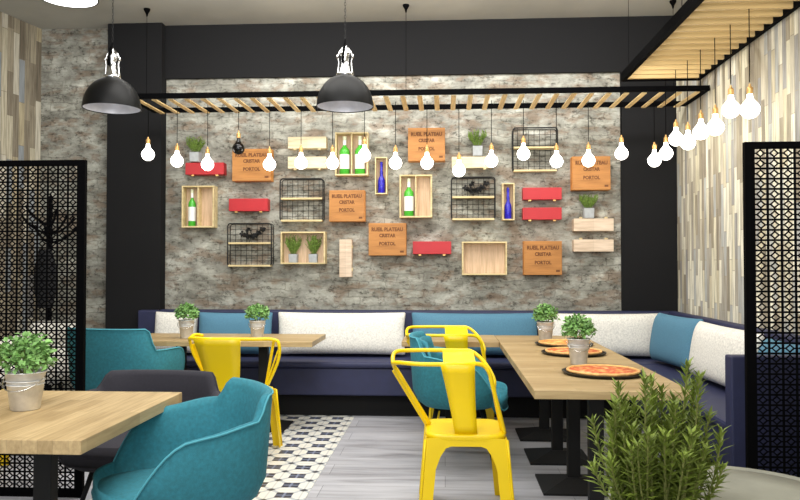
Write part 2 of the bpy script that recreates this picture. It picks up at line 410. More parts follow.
# ------------------------------------------------------------------ tables
def table(name, label, x0, x1, y0, y1, m, cols, base=.21, th=.042, group=None):
    cx = (x0+x1)/2; cy = (y0+y1)/2
    t = thing(name, label, 'table', (cx, cy, 0), group=group)
    MB().box(x0-cx, y0-cy, .75-th, x1-cx, y1-cy, .75).build('tabletop', m, t, bevel=.003)
    for c in cols:
        dx, dy = c
        MB().box(dx-.038, dy-.03, .025, dx+.038, dy+.03, .75-th-.012).build('pedestal', 'tablebase', t, bevel=.004)
        b = MB(); b.box(dx-base, dy-base, 0, dx+base, dy+base, .012); b.frustum((dx-base, dy-base, dx+base, dy+base), .012, (dx-.05, dy-.045, dx+.05, dy+.045), .06)
        b.build('foot_plate', 'tablebase', t)
        MB().box(dx-.2, dy-.17, .75-th-.014, dx+.2, dy+.17, .75-th).build('top_bracket', 'tablebase', t)
    return t
TX0, TX1 = .43, 1.185
lab = ['square oak table nearest the camera in the right-hand row, carrying the closest pizza',
       'second oak table from the front in the right-hand row, under the nearer potted basil',
       'third oak table from the front in the right-hand row, carrying two pizzas',
       'oak table at the far end of the right-hand row, against the bench']
ty = [3.62, 4.335, 5.05, 5.765, 6.48]
cyb = [3.96, 4.64, 5.31, 5.99]
for i in range(4):
    c = (ty[i]+ty[i+1])/2
    table('dining_table', lab[i], TX0, TX1, ty[i]+.0008, ty[i+1]-.0008, 'tabletop', [(-.02, cyb[i]-c)])
table('dining_table', 'oak table in the middle at the bench behind the yellow chairs', -.345, .427, 5.90, 6.50, 'tabletop', [(0, 0)])
table('dining_table', 'oak table left of centre at the bench, carrying a potted basil near its right half', -1.83, -1.05, 5.82, 6.50, 'tabletop', [(-.08, 0)])
table('dining_table', 'oak table by the left end of the bench, partly behind the teal armchair', -2.62, -1.832, 5.82, 6.50, 'tabletop', [(0, 0)])
table('dining_table', 'large oak butcher-block table in the left foreground with a potted basil', -2.55, -1.25, 2.49, 3.475, 'tabletopY', [(.255, 0), (-.35, 0)], th=.05)

# ------------------------------------------------------------------ galvanised pails with basil
def basil(label, loc, s, seed, rot=0, wide=1):
    random.seed(seed)
    t = thing('potted_basil', label, 'potted plant', loc, rot)
    r0, r1, h = .047*s*wide, .064*s*wide, .15*s
    b = MB(); b.lathe([(r0*.9, 0), (r0, .003), (r1, h), (r1+.004, h+.001), (r1+.004, h-.006), (r1-.003, h-.004), (r0-.003, .01)], 32)
    b.build('pail', 'zinc', t, smooth=True)
    for zz in (.10, .115):
        rr = r0+(r1-r0)*zz/.15+.0015
        MB().tube([(rr*math.cos(a*PI/16), rr*math.sin(a*PI/16), zz*s) for a in range(32)], .0018*s, 6, True).build('rim_band', 'zinc', t, smooth=True)
    hp = [(math.cos(a)*(r1+.006), -abs(math.sin(a))*(r1+.012), h*.88-.05*s*math.sin(a)) for a in [PI*k/16 for k in range(17)]]
    MB().tube(hp, .0022*s, 6).build('handle', 'chrome', t, smooth=True)
    MB().lathe([(r1-.004, h-.02), (.001, h-.012)], 20).build('soil', 'soil', t)
    lf = MB(); st = MB()
    C = Vector((0, 0, h+.052*s)); R = .090*s*wide
    for k in range(14):
        a = k*2.4; q = C+Vector((math.cos(a)*R*.6, math.sin(a)*R*.6, random.uniform(-.2, .5)*R))
        st.tube([(0+math.cos(a)*.015, math.sin(a)*.015, h-.015), (q.x*.6, q.y*.6, (h+q.z)/2), q], .0016*s, 5)
    for k in range(620):
        d = Vector((random.gauss(0,1), random.gauss(0,1), random.gauss(0,1))).normalized()
        if d.z < -.45: d.z = -d.z*.5
        rr = R*random.uniform(.55, .98)*(1+.10*math.sin(d.x*7+seed)*math.cos(d.y*6+seed*2))
        p = C+Vector((d.x*rr, d.y*rr, d.z*rr*.88))
        dd = (d+Vector((random.gauss(0,.7), random.gauss(0,.7), random.gauss(0,.5)+.1)))
        lf.leaf(p, dd, d+Vector((0,0,.5)), random.uniform(.020, .034)*s, random.uniform(.016, .025)*s, .25)
    st.build('stem', 'stem', t); f = lf.build('foliage', 'leafA', t)
    return t
def onTable(px, py): return atZ(px, py, .75)
basil('large potted basil in a zinc pail on the foreground left table', (-1.757, 3.02, .75), 1.06, 1, wide=1.16)
p = onTable(187.5, 338); basil('potted basil in a zinc pail on the left bench table, nearer the teal armchair', (p.x, 6.05, .751), 1.0, 2)
p = onTable(258, 338); basil('potted basil in a zinc pail on the left bench table, right of the other basil', (p.x+.01, 6.05, .751), 1.0, 3)
basil('nearer potted basil in a zinc pail, among the pizzas on the right tables', (.815, 4.60, .75), 1.05, 4)
basil('potted basil in a zinc pail at the far end of the right table row', (.80, 5.98, .75), 1.04, 5)

# ------------------------------------------------------------------ pizzas
def pizza(px, py, r, seed, warm, where):
    p = onTable(px, py)
    t = MB().lathe([(r*.93, 0), (r, .010), (r+.004, .016), (r-.004, .016), (r*.93, .006)], 40, cap=True).build('pizza_tray', 'tray', loc=(p.x, p.y, .7505), smooth=False)
    tag(t, 'round black pizza tray '+where, 'tray', None)
    z = thing('pizza', 'round pizza '+where, 'pizza', (p.x, p.y, .7675))
    random.seed(seed)
    R = r*.86
    pts = [(R*math.cos(a*PI/24)*(1+.012*random.uniform(-1,1)), R*math.sin(a*PI/24)*(1+.012*random.uniform(-1,1)), .004) for a in range(48)]
    MB().tube(pts, .008, 8, True).build('crust', 'crust', z, smooth=True)
    b = MB().lathe([(R, 0), (R, .004), (R*.5, .007), (.001, .008)], 40); b.build('topping', pizza_mat(seed, warm), z, smooth=True)
pizza(603, 374, .222, 1, True, 'closest to the camera on the right table')
pizza(573.5, 354, .214, 5, True, 'just behind the nearer potted basil')
pizza(564, 345.2, .214, 9, False, 'farthest of the three, toward the bench')

# ------------------------------------------------------------------ metal chairs
def metal_chair(label, loc, rot, hw=.26, splat=(-.06, .06, -.09, .09), loop=True, m='yellow', lean=0, nearz=.83, bow=.06, lp=(-.20, .03)):
    K = lambda pts: [(x+lean*max(0, (z-.455)/(nearz-.455)), y, z) for x, y, z in pts]
    t = thing('metal_chair', label, 'chair', loc, rot)
    # pressed seat
    n = 40; rim = []
    def sq(a, r, e=5): c, s = math.cos(a), math.sin(a); return (math.copysign(abs(c)**(2/e), c)*r, math.copysign(abs(s)**(2/e), s)*r)
    b = MB()
    prof = [(.218, .425), (.222, .445), (.216, .455), (.200, .4575), (.15, .455), (.001, .452)]
    b.grid(lambda i, j: (*sq(2*PI*i/n, prof[j][0]), prof[j][1]), n, len(prof), True)
    b.build('seat', m, t, smooth=True)
    hb = MB()
    for i, j in ((-1,-1),(1,-1),(-1,1),(1,1),(0,0),(0,1.6),(0,-1.6)):
        hb.lathe([(.005, .4545), (.005, .4572)], 8, (i*.028, j*.028, 0))
    hb.build('drain_holes', 'hole', t)
    for sx in (-1, 1):
        for sy in (-1, 1):
            lb = MB(); T = .43
            for (ax, ay) in ((1, 0), (0, 1)):     # angle-section leg: two tapering faces
                def P(z, k):
                    f = (T-z)/T; cx = sx*(.212+.038*f); cy = sy*(.212+.038*f); w = .066-.004*f
                    return (cx-sx*ax*w*k, cy-sy*ay*w*k, z)
                z0 = 0; vs = []
                for z in (0, .05, .2, .3, T):
                    vs += [P(z, 0), P(z, 1)]
                lb.add(vs, [(2*i, 2*i+1, 2*i+3, 2*i+2) for i in range(4)])
            lg = lb.build('leg', m, t, solid=.005)
            MB().tube([(sx*(.216+.036*f), sy*(.216+.036*f), T*(1-f)) for f in (0, .3, .7, 1)], .008, 8).build('rolled_edge', m, lg, smooth=True)
    for k in range(4):                            # arched aprons
        a = k*PI/2; c, s = math.cos(a), math.sin(a); b = MB(); vs = []
        N = 17
        for i in range(N):
            u = i/(N-1)*2-1; x = u*.212; zt = .437
            zb = .395-.17*min(1, max(0, (abs(u)-.38)/.40))**2.3
            y0 = -.213; y1 = -.213-.038*(.43-zb)/.43
            for (y, z) in ((y0, zt), (y1, zb)):
                xx = x*(1+.17*(.43-z)/.43); vs.append((xx*c-y*s, xx*s+y*c, z))
        b.add(vs, [(2*i, 2*i+1, 2*i+3, 2*i+2) for i in range(N-1)]); b.build('apron', m, t, solid=.005)
    # back frame
    r = .0118
    near = arc(K([(-.20, .03, .452), (-hw*.93, -.05, .70), (-hw, -.09, nearz-.03), (-hw*.88, -.17, nearz), (-hw*.4, -.17-bow, nearz), (hw*.4, -.17-bow, nearz), (hw*.86, -.19, nearz-.004), (hw*.98, -.185, nearz-.045), (hw*.93, -.16, .68), (.208, -.15, .452)]), 7)
    MB().tube(near, r, 8).build('back_frame', m, t, smooth=True)
    MB().bar((-.20, .03, .455), (-hw*.95+lean, -.06, nearz-.05), .038, .010, (0, 1, 0)).build('side_post', m, t, bevel=.003)
    MB().bar((.208, -.15, .455), (hw*.95+lean*.8, -.17, nearz-.08), .010, .026, (0, 1, 0)).build('side_post', m, t, bevel=.003)
    if loop:
        far = arc(K([(-hw, -.10, nearz-.012), (-hw*.9, .0, nearz+.035), (-hw*.5, .05, nearz+.042), (hw*.5, .05, nearz+.042), (hw*.8, .045, nearz+.036), (hw*.98, -.0, nearz-.02), (hw*1.03, -.08, nearz-.10), (hw*.93, -.10, .66), (.20, -.10, .452)]), 7)
        MB().tube(far, r, 8).build('top_loop', m, t, smooth=True)
    else:
        far = arc([(-hw, -.10, nearz-.012), (-hw*.97, -.02, nearz+.01), (-hw*.78, -.03, nearz+.005)], 6)
        MB().tube(far, r, 8).build('top_loop', m, t, smooth=True)
        MB().bar((.190, -.02, .455), (hw*.84, -.14, nearz-.01), .02, .012, (0, 1, 0)).build('side_post', m, t, bevel=.003)
    b0, b1, t0, t1 = splat; b = MB(); vs = []; N = 9
    rows = []
    for k in range(N):
        f = k/(N-1); z = .458+(nearz-.458)*f; y = -.195-.045*f**1.2-bow*.35*f+.02*math.sin(f*PI)
        rows.append((b0+(t0-b0)*f**1.3+lean*.32*f, b1+(t1-b1)*f**1.3+lean*.32*f, y, z))
    for (a0, a1, y, z) in rows:
        for q in range(5): vs.append((a0+(a1-a0)*q/4, y-.006*(1-(q/2-1)**2), z))
    b.add(vs, [(i*5+q, i*5+q+1, i*5+q+6, i*5+q+5) for i in range(N-1) for q in range(4)])
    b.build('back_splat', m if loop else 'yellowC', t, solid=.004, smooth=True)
    if loop:
        y0 = -.17-bow; b = MB(); vs = []
        for k in range(6):
            f = k/5
            for xx in (t0, t1): vs.append((xx*.96+lean*.24, y0+(.05-y0)*f, nearz+.042*f-.004*math.sin(f*PI)))
        b.add(vs, [(2*i, 2*i+1, 2*i+3, 2*i+2) for i in range(5)]); b.build('top_splat', m, t, solid=.004)
    return t
metal_chair('yellow metal chair in the centre foreground, seen from behind', (.108, 4.17, 0), math.radians(1), lean=-.145, hw=.255)
metal_chair('yellow metal chair at the middle bench table, behind the teal armchair', (.12, 5.80, 0), math.radians(1), hw=.275, lean=-.145)
metal_chair('yellow metal chair with a broad back panel at the left bench table', (-1.475, 5.27, 0), 0, hw=.335, splat=(-.17, .05, -.255, .075), loop=False, nearz=.845, bow=.05)
metal_chair('yellow metal chair at the far left, glimpsed through the left lattice screen', (-3.30, 4.98, 0), math.radians(-60), hw=.26)

# ------------------------------------------------------------------ tub armchairs
def smooth(a, b, x): x = min(1, max(0, (x-a)/(b-a))); return x*x*(3-2*x)
def armchair(label, loc, rot, m='teal', pipe='tealpipe', zs=1.0, back=.87, W=.345, D=.33, name='tub_armchair', h0=None, pad=True, bk=(40, 56), slope=.06):
    t = thing(name, label, 'armchair', loc, rot)
    def outl(th, a, b, e=2.7):
        s, c = math.sin(th), math.cos(th)
        return (math.copysign(abs(s)**(2/e), s)*a, -math.copysign(abs(c)**(2/e), c)*b)
    def rim(th):
        d = abs(math.degrees(th))
        h = back-(back-.755)*smooth(bk[0], bk[1], d)-slope*smooth(58, 118, d)-.30*smooth(92, 152, d)
        return h*zs
    N = 72; zb = .385*zs*(1 if h0 is None else h0); b = MB()
    prof = []
    def fn(i, j):
        th = -PI+2*PI*i/N; h = rim(th)
        seat = .455*zs
        # j: 0 bottom centre ... outer ... rim ... inner down to the seat
        seq = [(.0, zb, 0), (.58, zb, 0), (.74, zb+.012*zs, 0), (.88, zb+.05*zs, 0), (.965, zb+.12*zs, 0), (.985, max(zb+.13*zs, zb+(h-zb)*.6), 0), (1.0, h-.012, 0), (.985, h, 0), (.93, h-.004, 0), (.89, h-.03, 0), (.84, max(seat-.02, h-.16*zs) if h > seat+.05 else h-.04, 0), (.78, seat-.03, 0), (.0, seat-.03, 0)]
        k, z, _ = seq[j]
        lean = 1+.05*(z-zb)/(.5)
        x, y = outl(th, W*k*lean, D*k*lean)
        return (x, y, z)
    b.grid(fn, N, 13, True)
    sh = b.build('shell', m, t, smooth=True)
    ring = []
    for i in range(N):
        th = -PI+2*PI*i/N; h = rim(th)
        k = 1.0*(1+.05*(h-zb)/.5); x, y = outl(th, W*k+.001, D*k+.001); ring.append((x, y, h-.006))
    MB().tube(ring, .0045, 6, True).build('piping', pipe, t, smooth=True)
    # seat cushion, nosing out at the front
    def cf(i, j):
        th = 2*PI*i/40; pr = [(.0, .42), (.80, .42), (.98, .435), (1.0, .455), (.95, .478), (.7, .49), (.0, .492)][j]
        x, y = outl(th, (W-.075)*pr[0], (D-.03)*pr[0], 3.2); return (x, y+.035, pr[1]*zs)
    MB().grid(cf, 40, 7, True).build('seat_cushion', m, t, smooth=True)
    def pf(i, j):   # padded inner back
        u = i/15*2-1; v = j/7; th = u*1.25; x, y = outl(th, (W-.055)*(1-.0*v), (D-.055))
        pad = .035*math.sin(PI*min(1, v*1.0))*(1-abs(u)**4)
        hh = rim(th)-.03
        return (x*(1-pad*2), y*(1-pad*2.4)+.0, .47*zs+(hh-.47*zs)*v)
    if pad: MB().grid(pf, 16, 8).build('back_pad', m, t, smooth=True, solid=.02)
    for sx in (-1, 1):
        for sy in (-1, 1):
            MB().tube([(sx*.16, sy*.15, zb+.01), (sx*.245, sy*.235, 0)], [.017, .010], 10).build('leg', 'iron', t, smooth=True)
    b = MB(); b.bar((-.17, -.16, zb-.008), (.17, .16, zb-.008), .03, .012); b.bar((-.17, .16, zb-.008), (.17, -.16, zb-.008), .03, .012); b.build('under_frame', 'iron', t)
    return t
armchair('teal felt tub armchair in the left foreground, drawn up to the big oak table', (-1.07, 2.97, 0), math.radians(121), back=.845, pad=False)
armchair('teal felt tub armchair behind the front yellow chair, facing the right-hand tables', (.10, 5.20, 0), math.radians(-92), back=.875)
armchair('teal felt tub armchair near the left screen, its back to the camera', (-2.37, 5.42, 0), math.radians(-9), back=.91, W=.385, bk=(47, 60), slope=.0)
armchair('low charcoal tub armchair on the far side of the big oak table', (-1.67, 3.98, 0), math.radians(178), 'dark', 'dark', zs=.845, back=.87, W=.41, pad=False)
armchair('pale grey upholstered tub chair partly hidden behind the left lattice screen', (-3.42, 5.93, 0), math.radians(160), 'white_fab', 'white_fab', W=.37)

# ------------------------------------------------------------------ lattice screens
def screen(label, x0, x1, y, h, cw, ch):
    t = thing('lattice_screen', label, 'screen', ((x0+x1)/2, y, 0)); cx = (x0+x1)/2
    fw = .048; d = .03
    for s in (-1, 1):
        xx = s*((x1-x0)/2-fw/2); MB().box(xx-fw/2, -d/2, 0, xx+fw/2, d/2, h).build('upright', 'ironflat', t)
    MB().box(-(x1-x0)/2+fw, -d/2, h-.03, (x1-x0)/2-fw, d/2, h).build('top_rail', 'ironflat', t)
    MB().box(-(x1-x0)/2+fw, -d/2, 0, (x1-x0)/2-fw, d/2, .045).build('bottom_rail', 'ironflat', t)
    b = MB(); w = (x1-x0)-2*fw; hh = h-.075; nx = round(w/cw); nz = round(hh/ch); a = w/nx; c = hh/nz
    lw = .0095; th = .004
    X0 = -w/2; Z0 = .045
    for i in range(nx+1): b.box(X0+i*a-lw/2, -th, Z0, X0+i*a+lw/2, th, Z0+hh)
    for j in range(nz+1): b.box(X0, -th*.9, Z0+j*c-lw/2, X0+w, th*.9, Z0+j*c+lw/2)
    for i in range(nx):
        for j in range(nz):
            x = X0+(i+.5)*a; z = Z0+(j+.5)*c; ha = a*.30; hc = c*.34
            P = [(x, z+hc), (x+ha, z), (x, z-hc), (x-ha, z)]; Q = [(x, z+c/2), (x+a/2, z), (x, z-c/2), (x-a/2, z)]
            for k in range(4):
                q = P[k]; r = P[(k+1) % 4]; b.bar((q[0], 0, q[1]), (r[0], 0, r[1]), .0062, th*1.5, (0, 1, 0))
                b.bar((q[0], 0, q[1]), (Q[k][0], 0, Q[k][1]), .007, th*1.3, (0, 1, 0))
    b.build('lattice_panel', 'ironflat', t)
    return t
screen('tall black lattice screen at the left edge beside the foreground table', -3.25, -2.112, 4.24, 1.975, .0625, .0485)
screen('tall black lattice screen at the right edge beside the side bench', 1.495, 2.19, 3.80, 1.97, .0655, .0515)

# ------------------------------------------------------------------ overhead slatted racks
def cyl(b, p, q, r, seg=8): return b.tube([p, q], r, seg)
ZP = 2.803
t = thing('slatted_ceiling_rack', 'long black-framed rack of pale wood slats hung along the brick wall', 'ceiling rack', (0, 6.55, ZP))
X0, X1, Y0, Y1 = -2.76, 2.19, 6.24, 6.86
def rb(name, m, x0, y0, z0, x1, y1, z1, par, oy=6.55, oz=ZP): return MB().box(x0, y0-oy, z0-oz, x1, y1-oy, z1-oz).build(name, m, par)
rb('frame_rail', 'ironflat', X0, Y0, ZP, X1, Y0+.035, ZP+.042, t)
rb('frame_rail', 'ironflat', X0, Y1-.035, ZP, X1, Y1, ZP+.042, t)
rb('frame_end', 'ironflat', X0, Y0+.035, ZP, X0+.035, Y1-.035, ZP+.042, t)
rb('frame_end', 'ironflat', X1-.035, Y0+.035, ZP, X1, Y1-.035, ZP+.042, t)
k = 0; x = X0+.09
while x < X1-.06:
    rb('slat', 'slat', x-.017, Y0+.037, ZP-.018, x+.017, Y1+.004, ZP+.0, t) if False else MB().box(x-.021, Y0+.037-6.55, -.010, x+.021, Y1-.004-6.55, -.001).build('slat', 'slat', t)
    x += .1445
for px, py in ((147, 12), (406, 8), (673, 4)):
    c = atZ(px, py, ZC-.03); yy = min(max(c.y, 6.27), 6.85)
    h = thing('ceiling_hook', 'small black ceiling cone holding the long slat rack, '+{147: 'above the left pillar', 406: 'near the middle of the room', 673: 'toward the right corner'}[px], 'ceiling hook', (c.x, yy, ZC))
    MB().lathe([(.03, 0), (.03, -.012), (.012, -.045), (.006, -.07), (.001, -.075)], 14).build('cone', 'ironflat', h)
    cyl(MB(), (0, 0, -.07), (0, 0, ZP+.06-ZC), .0022, 6).build('cable', 'ironflat', h)
# right rack
ZQ = 2.948
t2 = thing('slatted_ceiling_rack', 'black-framed rack of broad wood fins hung along the boarded wall at upper right', 'ceiling rack', (1.9, 5, ZQ))
def rq(name, m, x0, y0, z0, x1, y1, z1): return MB().box(x0-1.9, y0-5, z0-ZQ, x1-1.9, y1-5, z1-ZQ).build(name, m, t2)
A0, A1, B0, B1 = 1.525, 2.19, 3.3, 6.5
rq('frame_rail', 'ironflat', A0, B0, ZQ, A0+.035, B1, ZQ+.075)
rq('frame_rail', 'ironflat', A1-.035, B0, ZQ, A1, B1, ZQ+.075)
rq('frame_end', 'ironflat', A0+.035, B1-.02, ZQ, A1-.035, B1, ZQ+.05)
rq('frame_end', 'ironflat', A0+.035, B0, ZQ, A1-.035, B0+.03, ZQ+.05)
y = B1-.09
while y > B0+.08:
    rq('slat', 'slatX', A0+.037, y-.012, ZQ+.002, A1-.034, y+.012, ZQ+.05); y -= .142
for yy in (3.5, 4.9, 6.3):
    h = thing('ceiling_hook', 'small black ceiling cone above the right fin rack, '+{3.5: 'nearest the camera', 4.9: 'halfway along it', 6.3: 'at its far end'}[yy], 'ceiling hook', (A0+.02, yy, ZC))
    MB().lathe([(.03, 0), (.03, -.012), (.012, -.045), (.006, -.07), (.001, -.075)], 14).build('cone', 'ironflat', h)
    cyl(MB(), (0, 0, -.07), (0, 0, ZQ+.09-ZC), .0022, 6).build('cable', 'ironflat', h)

# ------------------------------------------------------------------ globe bulbs
def bulb(label, pos, ztop, lit=True, R=.057, group=None):
    t = thing('globe_bulb', label, 'light bulb', pos, group=group)
    prof = [(.001, -R)]+[(R*math.sin(a), -R*math.cos(a)) for a in [PI*k/14 for k in range(1, 12)]]
    prof += [(.0215, R*1.1), (.017, R*1.35), (.0155, .096)]
    MB().lathe(prof, 28).build('globe', 'glow' if lit else 'glossblack', t, smooth=True)
    MB().lathe([(.017, .094), (.019, .097), (.019, .13), (.016, .138), (.008, .145), (.006, .16)], 18).build('socket', 'brass', t, smooth=False)
    cyl(MB(), (0, 0, .17), (0, 0, ztop-pos[2]), .003, 6).build('cord', 'ironflat', t)
    return t
row = [(148,154.5,'in front of the dark left pillar'), (177,161,'left of the red box that holds a small herb pot'), (207.5,164.5,'over the right end of the upper left red box'),
 (238.5,148.5,None), (269.5,164.5,'at the right edge of the upper left orange crate'), (301,163,'over the lower of two stacked cream boxes'),
 (332.5,163,'just left of the box with two green bottles'), (364.5,155.5,'over the right half of the two-bottle box'), (395.5,163,'between the narrow blue bottle box and the top orange crate'),
 (427,163,'over the lower part of the top middle orange crate'), (459,170.5,'hanging lowest, left end of the cream box with herb pot'), (491.5,161,'at the right end of the cream box with a herb pot'),
 (523.5,154,'over the left part of the top right wire shelf'), (556.5,161.5,'at the right edge of the top right wire shelf'), (588.5,160.5,'over the upper right orange crate'),
 (621.5,153.5,'at the left edge of the dark right panel'), (654.5,160.5,'on the dark right panel, last of the long row')]
for px, py, w in row:
    p = atY(px, py, 6.55)
    lab = ('glowing globe bulb '+w) if w else 'unlit glossy black globe bulb hanging in front of the upper left orange crate'
    bulb(lab, p, ZP+.01, w is not None, .056 if w else .056, 'globe bulbs under the long slat rack')
rr = [(666,153.5,'farthest back in the right-hand row, on the dark panel'), (676,139,'second from the back in the right-hand row'), (688,142.5,'third from the back in the right-hand row'),
      (701,132,'fourth from the back in the right-hand row'), (715.5,127.5,'third from the front in the right-hand row'), (731,109.5,'second from the front in the right-hand row'), (750,109.5,'nearest the camera in the right-hand row')]
for px, py, w in rr:
    p = atX(px, py, 1.89)
    bulb('glowing globe bulb '+w+' before the boards', p, ZQ+.03, group='globe bulbs under the right fin rack')

# ------------------------------------------------------------------ dome pendants and ceiling light
def pendant(label, px, Y=5.2, pyrim=106, D=.4):
    p = atY(px, pyrim, Y)
    t = thing('dome_pendant', label, 'pendant lamp', p); R = D/2; h = .225
    dome = [(R+.002, -.004), (R+.002, .0)]+[(R*math.cos(a), h*math.sin(a)) for a in [PI/2*k/12 for k in range(1, 11)]]+[(.05, h-.004), (.046, h+.004)]
    b = MB(); b.lathe(dome, 48, cap=False); b.build('shade', 'shade', t, smooth=True, solid=.003)
    ins = [(R-.004, .001)]+[((R-.006)*math.cos(a), (h-.01)*math.sin(a)) for a in [PI/2*k/12 for k in range(1, 12)]]+[(.001, h-.012)]
    MB().lathe(ins, 48, cap=False).build('inner_reflector', 'shadein', t, smooth=True)
    MB().lathe([(.062, h-.01), (.058, h+.012), (.040, h+.022), (.036, h+.05), (.030, h+.06), (.030, h+.13), (.036, h+.145), (.036, h+.16), (.022, h+.175), (.012, h+.20), (.008, h+.215)], 24).build('chrome_cap', 'chrome', t, smooth=True)
    b = MB()
    for s in (-1, 1):
        b.tube([(s*.058, 0, h+.0), (s*.05, 0, h+.04), (s*.045, 0, h+.09), (s*.052, 0, h+.13), (s*.04, 0, h+.165), (s*.012, 0, h+.20)], .006, 8)
        b.lathe([(.009, h+.12), (.009, h+.145)], 10, (s*.054, 0, 0))
    b.build('yoke', 'chrome', t, smooth=True)
    MB().tube([(-.012, -.034, h+.08), (-.012, -.04, h+.11), (0, -.03, h+.20), (0, 0, h+.25)], .009, 8).build('cable_grip', 'ironflat', t, smooth=True)
    b = MB(); z = h+.22; k = 0
    while z < ZC-p.z-.02:
        a = PI/2*(k % 2); b.tube([(.006*math.cos(q)*math.cos(a), .006*math.cos(q)*math.sin(a), z+.012+.014*math.sin(q)) for q in [2*PI*w/8 for w in range(8)]], .0016, 5, True); z += .023; k += 1
    b.build('chain', 'iron', t)
    MB().lathe([(.05, ZC-p.z), (.05, ZC-p.z-.02), (.03, ZC-p.z-.03)], 20).build('ceiling_rose', 'ironflat', t)
    l = bpy.data.lights.new('pendant_lamp_light', 'SPOT'); l.energy = 40; l.spot_size = 2.2; l.spot_blend = .8; l.shadow_soft_size = .06
    lo = bpy.data.objects.new('pendant_lamp_light', l); col.objects.link(lo); lo.location = (p.x, p.y, p.z+.03)
    return t
pendant('black dome pendant lamp with chrome cap at left, in front of the pillar', 112, pyrim=108.5)
pendant('black dome pendant lamp with chrome cap near the middle, before the brick wall', 345, pyrim=106.5)
c = atZ(68, -8, ZC)
t = thing('ceiling_light', 'round white ceiling light at the top left of the room', 'ceiling light', (c.x, c.y, ZC))
MB().lathe([(.248, 0), (.248, -.055), (.241, -.055), (.241, 0)], 48, cap=False).build('rim', 'ironflat', t)
MB().lathe([(.239, -.03), (.239, -.053), (.001, -.056)], 48).build('diffuser', 'lightdisc', t, smooth=False)

# ------------------------------------------------------------------ things on the brick wall
DEP = .12; YF = YW-DEP
def wrect(x0, y0, x1, y1, Y=YF):
    a = atY(x0, y1, Y); c = atY(x1, y0, Y); return a.x, a.z, c.x, c.z
def text(body, size, loc, m, parent, w=None):
    cu = bpy.data.curves.new('txt', 'FONT'); cu.body = body; cu.size = size; cu.align_x = 'CENTER'; cu.align_y = 'CENTER'; cu.extrude = .0006
    cu.resolution_u = 2; cu.offset = .0022
    tmp = bpy.data.objects.new('txt', cu); col.objects.link(tmp)
    dg = bpy.context.evaluated_depsgraph_get(); me = bpy.data.meshes.new_from_object(tmp.evaluated_get(dg))
    bpy.data.objects.remove(tmp)
    if w:
        xs = [v.co.x for v in me.vertices]; s = w/(max(xs)-min(xs))
        for v in me.vertices: v.co.x *= s
    me.materials.clear(); me.materials.append(M_[m])
    o = bpy.data.objects.new('lettering', me); col.objects.link(o); o.parent = parent
    o.location = loc; o.rotation_euler = (PI/2, 0, 0); return o
def crate(r, label):
    x0, z0, x1, z1 = wrect(*r); w = x1-x0; h = z1-z0
    t = thing('wooden_crate', label, 'crate', ((x0+x1)/2, YW, z0), group='stamped orange crates on the brick wall')
    MB().box(-w/2, -DEP+.012, 0, w/2, -.001, h).build('crate_body', 'crate', t, bevel=.003)
    MB().box(-w/2+.001, -DEP, .001, w/2-.001, -DEP+.011, h-.001).build('front_board', 'crate', t, bevel=.002)
    y = -DEP-.0008
    text('RUEIL PLATEAU', .05, (0, y, h*.80), 'ink', t, w*.84)
    text('CRISTAR', .046, (0, y, h*.61), 'ink', t, w*.44)
    text('PORTOL', .046, (0, y, h*.36), 'ink', t, w*.44)
    MB().box(w*.34, y-.0004, h*.09, w*.44, y+.0006, h*.15).build('stamp', 'ink', t)
crate((232, 148.5, 271, 181), 'stamped orange wooden crate at upper left, behind the unlit black bulb')
crate((408, 127.5, 445, 161), 'stamped orange wooden crate highest on the wall, top middle')
crate((329, 190, 364.5, 221.5), 'stamped orange wooden crate left of the centre, beside the wire shelf')
crate((368.5, 223, 406, 255.5), 'stamped orange wooden crate low in the middle, left of a red box')
crate((572.5, 156, 610.5, 190), 'stamped orange wooden crate at upper right above a small herb pot')
crate((524, 241, 562, 275), 'stamped orange wooden crate at lower right beside the empty open box')
def small_box(r, label, m, tabs='down', name='small_wooden_box', cat='box', group=None, dep=.11):
    x0, z0, x1, z1 = wrect(*r, Y=YW-dep); w = x1-x0; h = z1-z0
    t = thing(name, label, cat, ((x0+x1)/2, YW, z0), group=group)
    MB().box(-w/2, -dep+.014, 0, w/2, -.001, h).build('box_body', m, t, bevel=.003)
    MB().box(-w/2-.002, -dep, -.001, w/2+.002, -dep+.012, h+.001).build('lid', m, t, bevel=.003)
    if w > h:
        for s in (-1, 1):
            zz = -.009 if tabs == 'down' else h+.009
            MB().box(s*w*.32-.014, -dep+.004, zz-.007, s*w*.32+.014, -dep+.02, zz+.007).build('hinge', 'brass' if m == 'red' else 'pine', t, bevel=.002)
    else:
        for s in (.2, .8): MB().box(w/2+.001, -dep+.004, h*s-.014, w/2+.012, -dep+.02, h*s+.014).build('hinge', 'pine', t, bevel=.002)
    return t
G = 'red boxes on the brick wall'
small_box((185.5, 162.5, 223.5, 174.5), 'red lacquered box at upper left with a herb pot on top', 'red', group=G)
small_box((229, 198.5, 267.5, 211), 'red lacquered box at left between the two-compartment box and wire shelves', 'red', group=G)
small_box((523, 187.5, 561.5, 199.5), 'red lacquered box, upper of the close pair at right', 'red', group=G)
small_box((523, 207.5, 561.5, 219.5), 'red lacquered box, lower of the close pair at right', 'red', group=G)
small_box((413, 241.5, 451, 254), 'red lacquered box low in the middle, right of an orange crate', 'red', group=G)
G = 'pale boxes on the brick wall'
small_box((288, 136.5, 326, 148.5), 'cream wooden box, upper of the pair left of the two-bottle box', 'cream', group=G)
small_box((288, 156.5, 326, 168.5), 'cream wooden box, lower of the pair left of the two-bottle box', 'cream', group=G)
small_box((452, 156.5, 492, 168), 'cream wooden box with a herb pot on top, above the middle wire shelf', 'cream', group=G)
small_box((574, 218.5, 613.5, 231), 'pale whitewashed box at right with a herb pot on top', 'pink', 'up', group=G)
